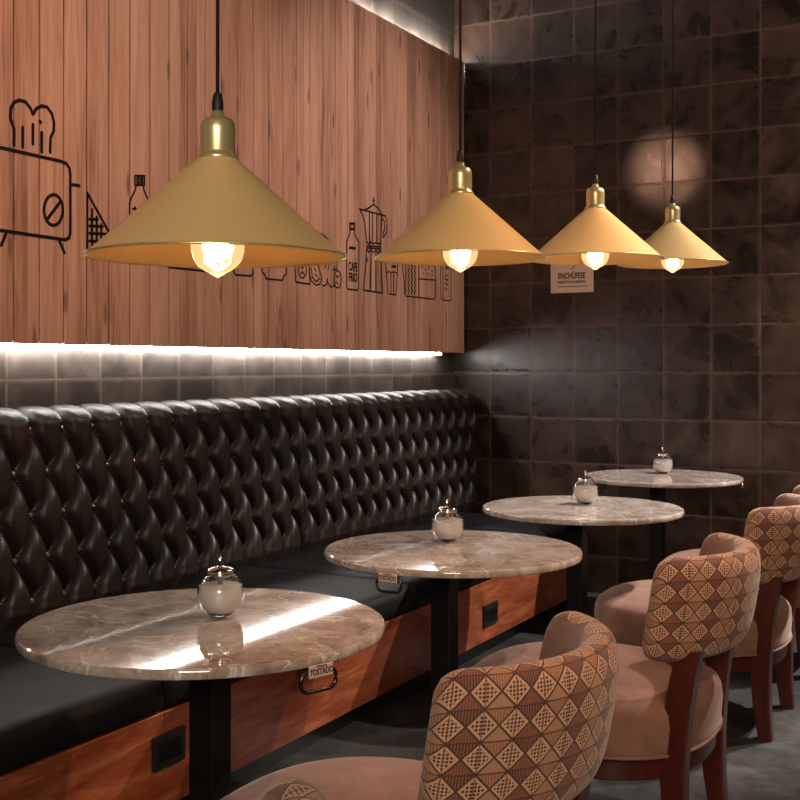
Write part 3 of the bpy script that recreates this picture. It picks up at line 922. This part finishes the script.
def stack(bm, prof, n=64, pw=2.5):
    """closed stack of rounded outlines: (radius, z)"""
    rings = []
    for r, z in prof:
        if r == 0:
            rings.append([bm.verts.new((SXC, 0, z))]); continue
        ring = []
        for k in range(n):
            x, y = sup(2 * PI * k / n, r, pw)
            ring.append(bm.verts.new((SXC + x, y, z)))
        rings.append(ring)
    for a, b in zip(rings, rings[1:]):
        for k in range(n):
            j = (k + 1) % n
            if len(a) == 1:
                bm.faces.new((a[0], b[k], b[j]))
            elif len(b) == 1:
                bm.faces.new((a[k], a[j], b[0]))
            else:
                bm.faces.new((a[k], a[j], b[j], b[k]))

def post(bm, pts):
    """square timber through (x, y, z, half_x, half_y)"""
    rings = []
    for x, y, z, hx, hy in pts:
        rings.append([bm.verts.new((x + sx * hx, y + sy * hy, z)) for sx, sy in ((-1, -1), (1, -1), (1, 1), (-1, 1))])
    for a, b in zip(rings, rings[1:]):
        for k in range(4):
            bm.faces.new((a[k], a[(k + 1) % 4], b[(k + 1) % 4], b[k]))
    bm.faces.new(rings[0][::-1]); bm.faces.new(rings[-1])
    es = [e for e in bm.edges if abs(e.verts[0].co.z - e.verts[1].co.z) > 0.01]
    bmesh.ops.bevel(bm, geom=es, offset=0.005, segments=2, profile=0.5, affect='EDGES')

def make_chair():
    r = empty('barrel_chair', (0, 0, 0), 'x', 'chair', 'barrel chairs along the tables')
    bm = bmesh.new()
    R = SR
    stack(bm, [(0, 0.291), (R - 0.02, 0.291), (R - 0.008, 0.295), (R - 0.001, 0.308), (R, 0.330), (R + 0.003, 0.370), (R, 0.402),
               (R - 0.008, 0.420), (R - 0.022, 0.432), (R - 0.05, 0.440), (R - 0.12, 0.448), (R - 0.22, 0.453), (0.05, 0.455), (0, 0.455)])
    c = build('seat_cushion', bm, M['suede'], r, smooth=True)
    bm = bmesh.new()
    pts = []
    for k in range(72):
        x, y = sup(2 * PI * k / 72, R - 0.001, 2.5); pts.append((SXC + x, y, 0.300))
    tube(bm, pts, 0.0045, 6, closed=True)
    build('piping', bm, M['suede'], c, smooth=True)
    bm = bmesh.new()
    stack(bm, [(0, 0.236), (R - 0.022, 0.236), (R - 0.016, 0.240), (R - 0.014, 0.285), (R - 0.018, 0.2905), (0, 0.2905)])
    ap = build('apron', bm, M['mahogany'], r, smooth=True)
    smooth_by_angle(ap.data, 35)
    for s in (-1, 1):
        bm = bmesh.new()
        post(bm, [(-0.215, s * 0.205, 0.0, 0.015, 0.015), (-0.20, s * 0.20, 0.15, 0.021, 0.021), (-0.19, s * 0.195, 0.238, 0.027, 0.027)])
        build('leg', bm, M['mahogany'], r)
    for s in (-1, 1):
        bm = bmesh.new()
        post(bm, [(0.358, s * 0.216, 0.0, 0.024, 0.024), (0.345, s * 0.216, 0.12, 0.029, 0.027), (0.340, s * 0.216, 0.26, 0.034, 0.029),
                  (0.350, s * 0.214, 0.40, 0.034, 0.029), (0.366, s * 0.210, 0.50, 0.033, 0.029), (0.380, s * 0.205, 0.575, 0.032, 0.029)])
        build('leg', bm, M['mahogany'], r)
    # padded backrest, bent round the sitter
    bm = bmesh.new()
    uvl = bm.loops.layers.uv.new('UVMap')
    NA = 72
    T0 = math.radians(68)
    cz0, cz1 = 0.544, 0.818
    TH = 0.046
    cross = []     # closed cross-section: (offset outwards, z-fraction)
    NC = 48
    for k in range(NC):
        a = 2 * PI * k / NC
        cx_, sz_ = math.cos(a), math.sin(a)
        n = 3.0
        cross.append((TH * math.copysign(abs(cx_) ** (2 / 2.6), cx_), math.copysign(abs(sz_) ** (2 / n), sz_)))
    lengths = []
    rings = []
    base = []
    for i in range(NA + 1):
        t = -T0 + 2 * T0 * i / NA
        base.append((0.209 + 0.270 * math.cos(t), 0.296 * math.sin(t), math.cos(t) / 0.270, math.sin(t) / 0.296))
    al = [0.0]
    for a, b in zip(base, base[1:]):
        al.append(al[-1] + math.hypot(b[0] - a[0], b[1] - a[1]))
    tot = al[-1]
    for i, (x, y, nx, ny) in enumerate(base):
        l = math.hypot(nx, ny); nx, ny = nx / l, ny / l
        ed = min(al[i], tot - al[i])
        e = min(1.0, ed / 0.055)
        ez = math.sqrt(max(0.0, 1 - (1 - e) ** 2))
        eth = math.sqrt(max(0.0, 1 - (1 - min(1.0, ed / 0.03)) ** 2))
        ring = []
        hgt = (cz1 - cz0) / 2 * (0.72 + 0.28 * ez)
        zc = (cz1 + cz0) / 2
        for o, zf in cross:
            z = zc + hgt * zf
            th = (0.15 + 0.85 * eth)
            lean = -0.045 * (cz1 - z) / (cz1 - cz0)
            oo = o * th
            ring.append((bm.verts.new((x + nx * oo + lean, y + ny * oo, z)), al[i] - tot / 2, z))
        rings.append(ring)
    # girth coordinate round the section for the pattern
    g = [0.0]
    for k in range(NC):
        a, b = rings[NA // 2][k][0].co, rings[NA // 2][(k + 1) % NC][0].co
        g.append(g[-1] + (b - a).length)
    def face(vs, uvs, mi):
        f = bm.faces.new(vs)
        f.material_index = mi
        for lp, uvv in zip(f.loops, uvs):
            lp[uvl].uv = uvv
    for i in range(NA):
        for k in range(NC):
            j = (k + 1) % NC
            A, B = rings[i], rings[i + 1]
            am = 2 * PI * (k + 0.5) / NC
            inner = math.cos(am) < -0.55
            g0 = g[k] if k < NC * 0.75 else g[k] - g[NC]
            g1 = g[k + 1] if k < NC * 0.75 else g[k + 1] - g[NC]
            face((A[k][0], A[j][0], B[j][0], B[k][0]), ((A[k][1] * 1.12, g0), (A[j][1] * 1.12, g1), (B[j][1] * 1.12, g1), (B[k][1] * 1.12, g0)), 1 if inner else 0)
    for ring, sgn in ((rings[0], -1), (rings[-1], 1)):
        face([v[0] for v in ring], [(v[1] + sgn * c_[0], v[2]) for v, c_ in zip(ring, cross)], 0)
    build('backrest', bm, M['ikat'], r, smooth=True, mats=[M['ikat'], M['suede']])
    return r
ch = make_chair()
CHX = -1.143
CHAIRS = [((CHX + 0.03, 0.90), 'barrel chair cut off by the bottom edge, only the tip of its patterned back showing', 0.0),
          ((CHX - 0.005, 1.960), 'closest barrel chair whose diamond-patterned back fills the bottom foreground, drawn up to the nearest table', 0.0),
          ((CHX + 0.008, 3.205), 'barrel chair with diamond-patterned back beside the second marble table, half hidden by the foreground chair', 0.0),
          ((CHX, 4.390), 'barrel chair at the right edge with red-brown legs standing visibly on the floor', 0.0),
          ((CHX, 5.30), 'farthest barrel chair near the tiled wall, only its pale seat and back top showing', 0.0)]
for i, ((x, y), lab, rz) in enumerate(CHAIRS):
    c = ch if i == 0 else copy_tree(ch)
    c.location = (x, y, 0)
    c.rotation_euler.z = rz
    c['label'] = lab

# ================================================================ pendant lamps
def make_lamp(x, y, rim, label, first):
    r = empty('pendant_lamp', (x, y, rim), label, 'pendant lamp', 'brass pendant lamps')
    if first is None:
        bm = bmesh.new()
        R, H = 0.210, 0.160
        lathe(bm, [(0.030, H), (R - 0.008, 0.006), (R, 0.001), (R + 0.001, 0.0), (R - 0.001, -0.001), (R - 0.010, 0.0035), (0.029, H - 0.003)], 96)
        sh = build('shade', bm, M['brass'], r, smooth=True)
        smooth_by_angle(sh.data, 40)
        bm = bmesh.new()
        lathe(bm, [(0.0, 0.150), (0.026, 0.150), (0.033, 0.157), (0.0335, 0.161), (0.030, 0.164), (0.0285, 0.170), (0.0290, 0.205), (0.0280, 0.215),
                   (0.024, 0.222), (0.014, 0.2265), (0.0105, 0.229), (0.0095, 0.236), (0, 0.236)], 48)
        _b = bmesh.new(); tube(_b, [((R - 0.0005) * math.cos(2 * PI * k / 96), (R - 0.0005) * math.sin(2 * PI * k / 96), 0.0) for k in range(96)], 0.0022, 8, closed=True)
        build('rolled_rim', _b, M['brass_bright'], sh, smooth=True)
        build('socket_cap', bm, M['brass_bright'], r, smooth=True)
        bm = bmesh.new()
        lathe(bm, [(0.008, 0.234), (0.0095, 0.240), (0.0095, 0.250), (0.0065, 0.264), (0.005, 0.266), (0, 0.266)], 24)
        build('cord_grip', bm, M['cord'], r, smooth=True)
        bm = bmesh.new()
        Rb = 0.0435
        pr = [(0.0145, 0.075), (0.016, 0.060), (0.024, 0.047)]
        for k in range(6, 17):
            t = PI * k / 18
            pr.append((Rb * math.sin(t), 0.014 + Rb * math.cos(t)))
        pr += [(0.005, -0.033), (0, -0.0355)]
        lathe(bm, pr, 40)
        bl = build('bulb', bm, M['bulb_glass'], r, smooth=True)
        bm = bmesh.new(); lathe(bm, [(0, 0.075), (0.014, 0.075), (0.014, 0.12), (0, 0.12)], 20)
        build('lamp_socket', bm, M['cord'], r, smooth=False)
        bm = bmesh.new()
        for k in range(8):
            a = 2 * PI * k / 8
            b_ = a + 2 * PI / 16
            tube(bm, [(0.006 * math.cos(a), 0.006 * math.sin(a), 0.045), (0.022 * math.cos(a), 0.022 * math.sin(a), 0.016),
                      (0.019 * math.cos(b_), 0.019 * math.sin(b_), -0.006), (0.005 * math.cos(b_), 0.005 * math.sin(b_), -0.018)], 0.0016, 5)
        build('filament', bm, M['filament'], bl, smooth=True)
    else:
        for chd in first.children:
            if chd.name.startswith(('cord_line', 'ceiling_rose', 'bulb_light', 'cable')):
                continue
            copy_tree(chd, r)
    bm = bmesh.new(); tube(bm, [(0, 0, 0.262), (0, 0, CZ - rim - 0.02)], 0.0032, 10)
    build('cable', bm, M['cord'], r, smooth=True)
    bm = bmesh.new(); lathe(bm, [(0, CZ - rim - 0.03), (0.045, CZ - rim - 0.028), (0.05, CZ - rim - 0.02), (0.05, CZ - rim - 0.001), (0, CZ - rim - 0.001)], 32)
    build('ceiling_rose', bm, M['cord'], r, smooth=True)
    d = bpy.data.lights.new('bulb_light', 'POINT')
    d.energy = 11.0; d.color = (1.0, 0.58, 0.26); d.shadow_soft_size = 0.02
    o = bpy.data.objects.new('bulb_light', d); COL.objects.link(o); o.parent = r; o.location = (0, 0, 0.012)
    return r
l0 = make_lamp(-1.150, 1.512, 1.491, 'largest-looking brass cone pendant, hanging on the left in front of the wood panel', None)
make_lamp(-1.218, 2.580, 1.578, 'brass cone pendant second from the left, over the end of the wood panel', l0)
make_lamp(-1.181, 3.499, 1.649, 'brass cone pendant third from the left, in front of the small cream sign', l0)
make_lamp(-1.190, 4.451, 1.707, 'smallest-looking brass cone pendant, rightmost and closest to the tiled wall', l0)

# ================================================================ sign on the back wall
sg = empty('wall_sign', (-2.30, WY - 0.012, 1.735), 'small cream sign reading ENCHÚFESE on the tiled back wall behind the lamps', 'sign')
bm = bmesh.new(); box(bm, -0.13, 0.13, 0, 0.0115, 0, 0.215, 0.002, 1)
build('board', bm, M['sign'], sg)
Rs = Matrix(((1, 0, 0, 0), (0, 0, -1, 0), (0, 1, 0, 0), (0, 0, 0, 1)))
text_mesh('lettering', 'ENCHÚFESE', 0.048, M['sign_ink'], sg, Matrix.Translation((0, -0.0008, 0.083)) @ Rs, 0.0006, 0.66)
text_mesh('lettering', 'DISFRUTE UN APRETÓN', 0.020, M['sign_ink'], sg, Matrix.Translation((0, -0.0008, 0.056)) @ Rs, 0.0006, 0.78)
bm = bmesh.new(); box(bm, -0.088, 0.095, -0.0008, -0.0001, 0.034, 0.038)
build('rule_line', bm, M['sign_ink'], sg)
bm = bmesh.new()
pts = [(-0.01 + 0.03 * math.cos(t), 0.165 + 0.028 * math.sin(t)) for t in [math.radians(a) for a in range(-80, 20, 12)]]
for (xa, za), (xb, zb) in zip(pts, pts[1:]):
    tube(bm, [(xa, -0.0006, za), (xb, -0.0006, zb)], 0.0022, 6)
build('curved_mark', bm, M['sign_ink'], sg)
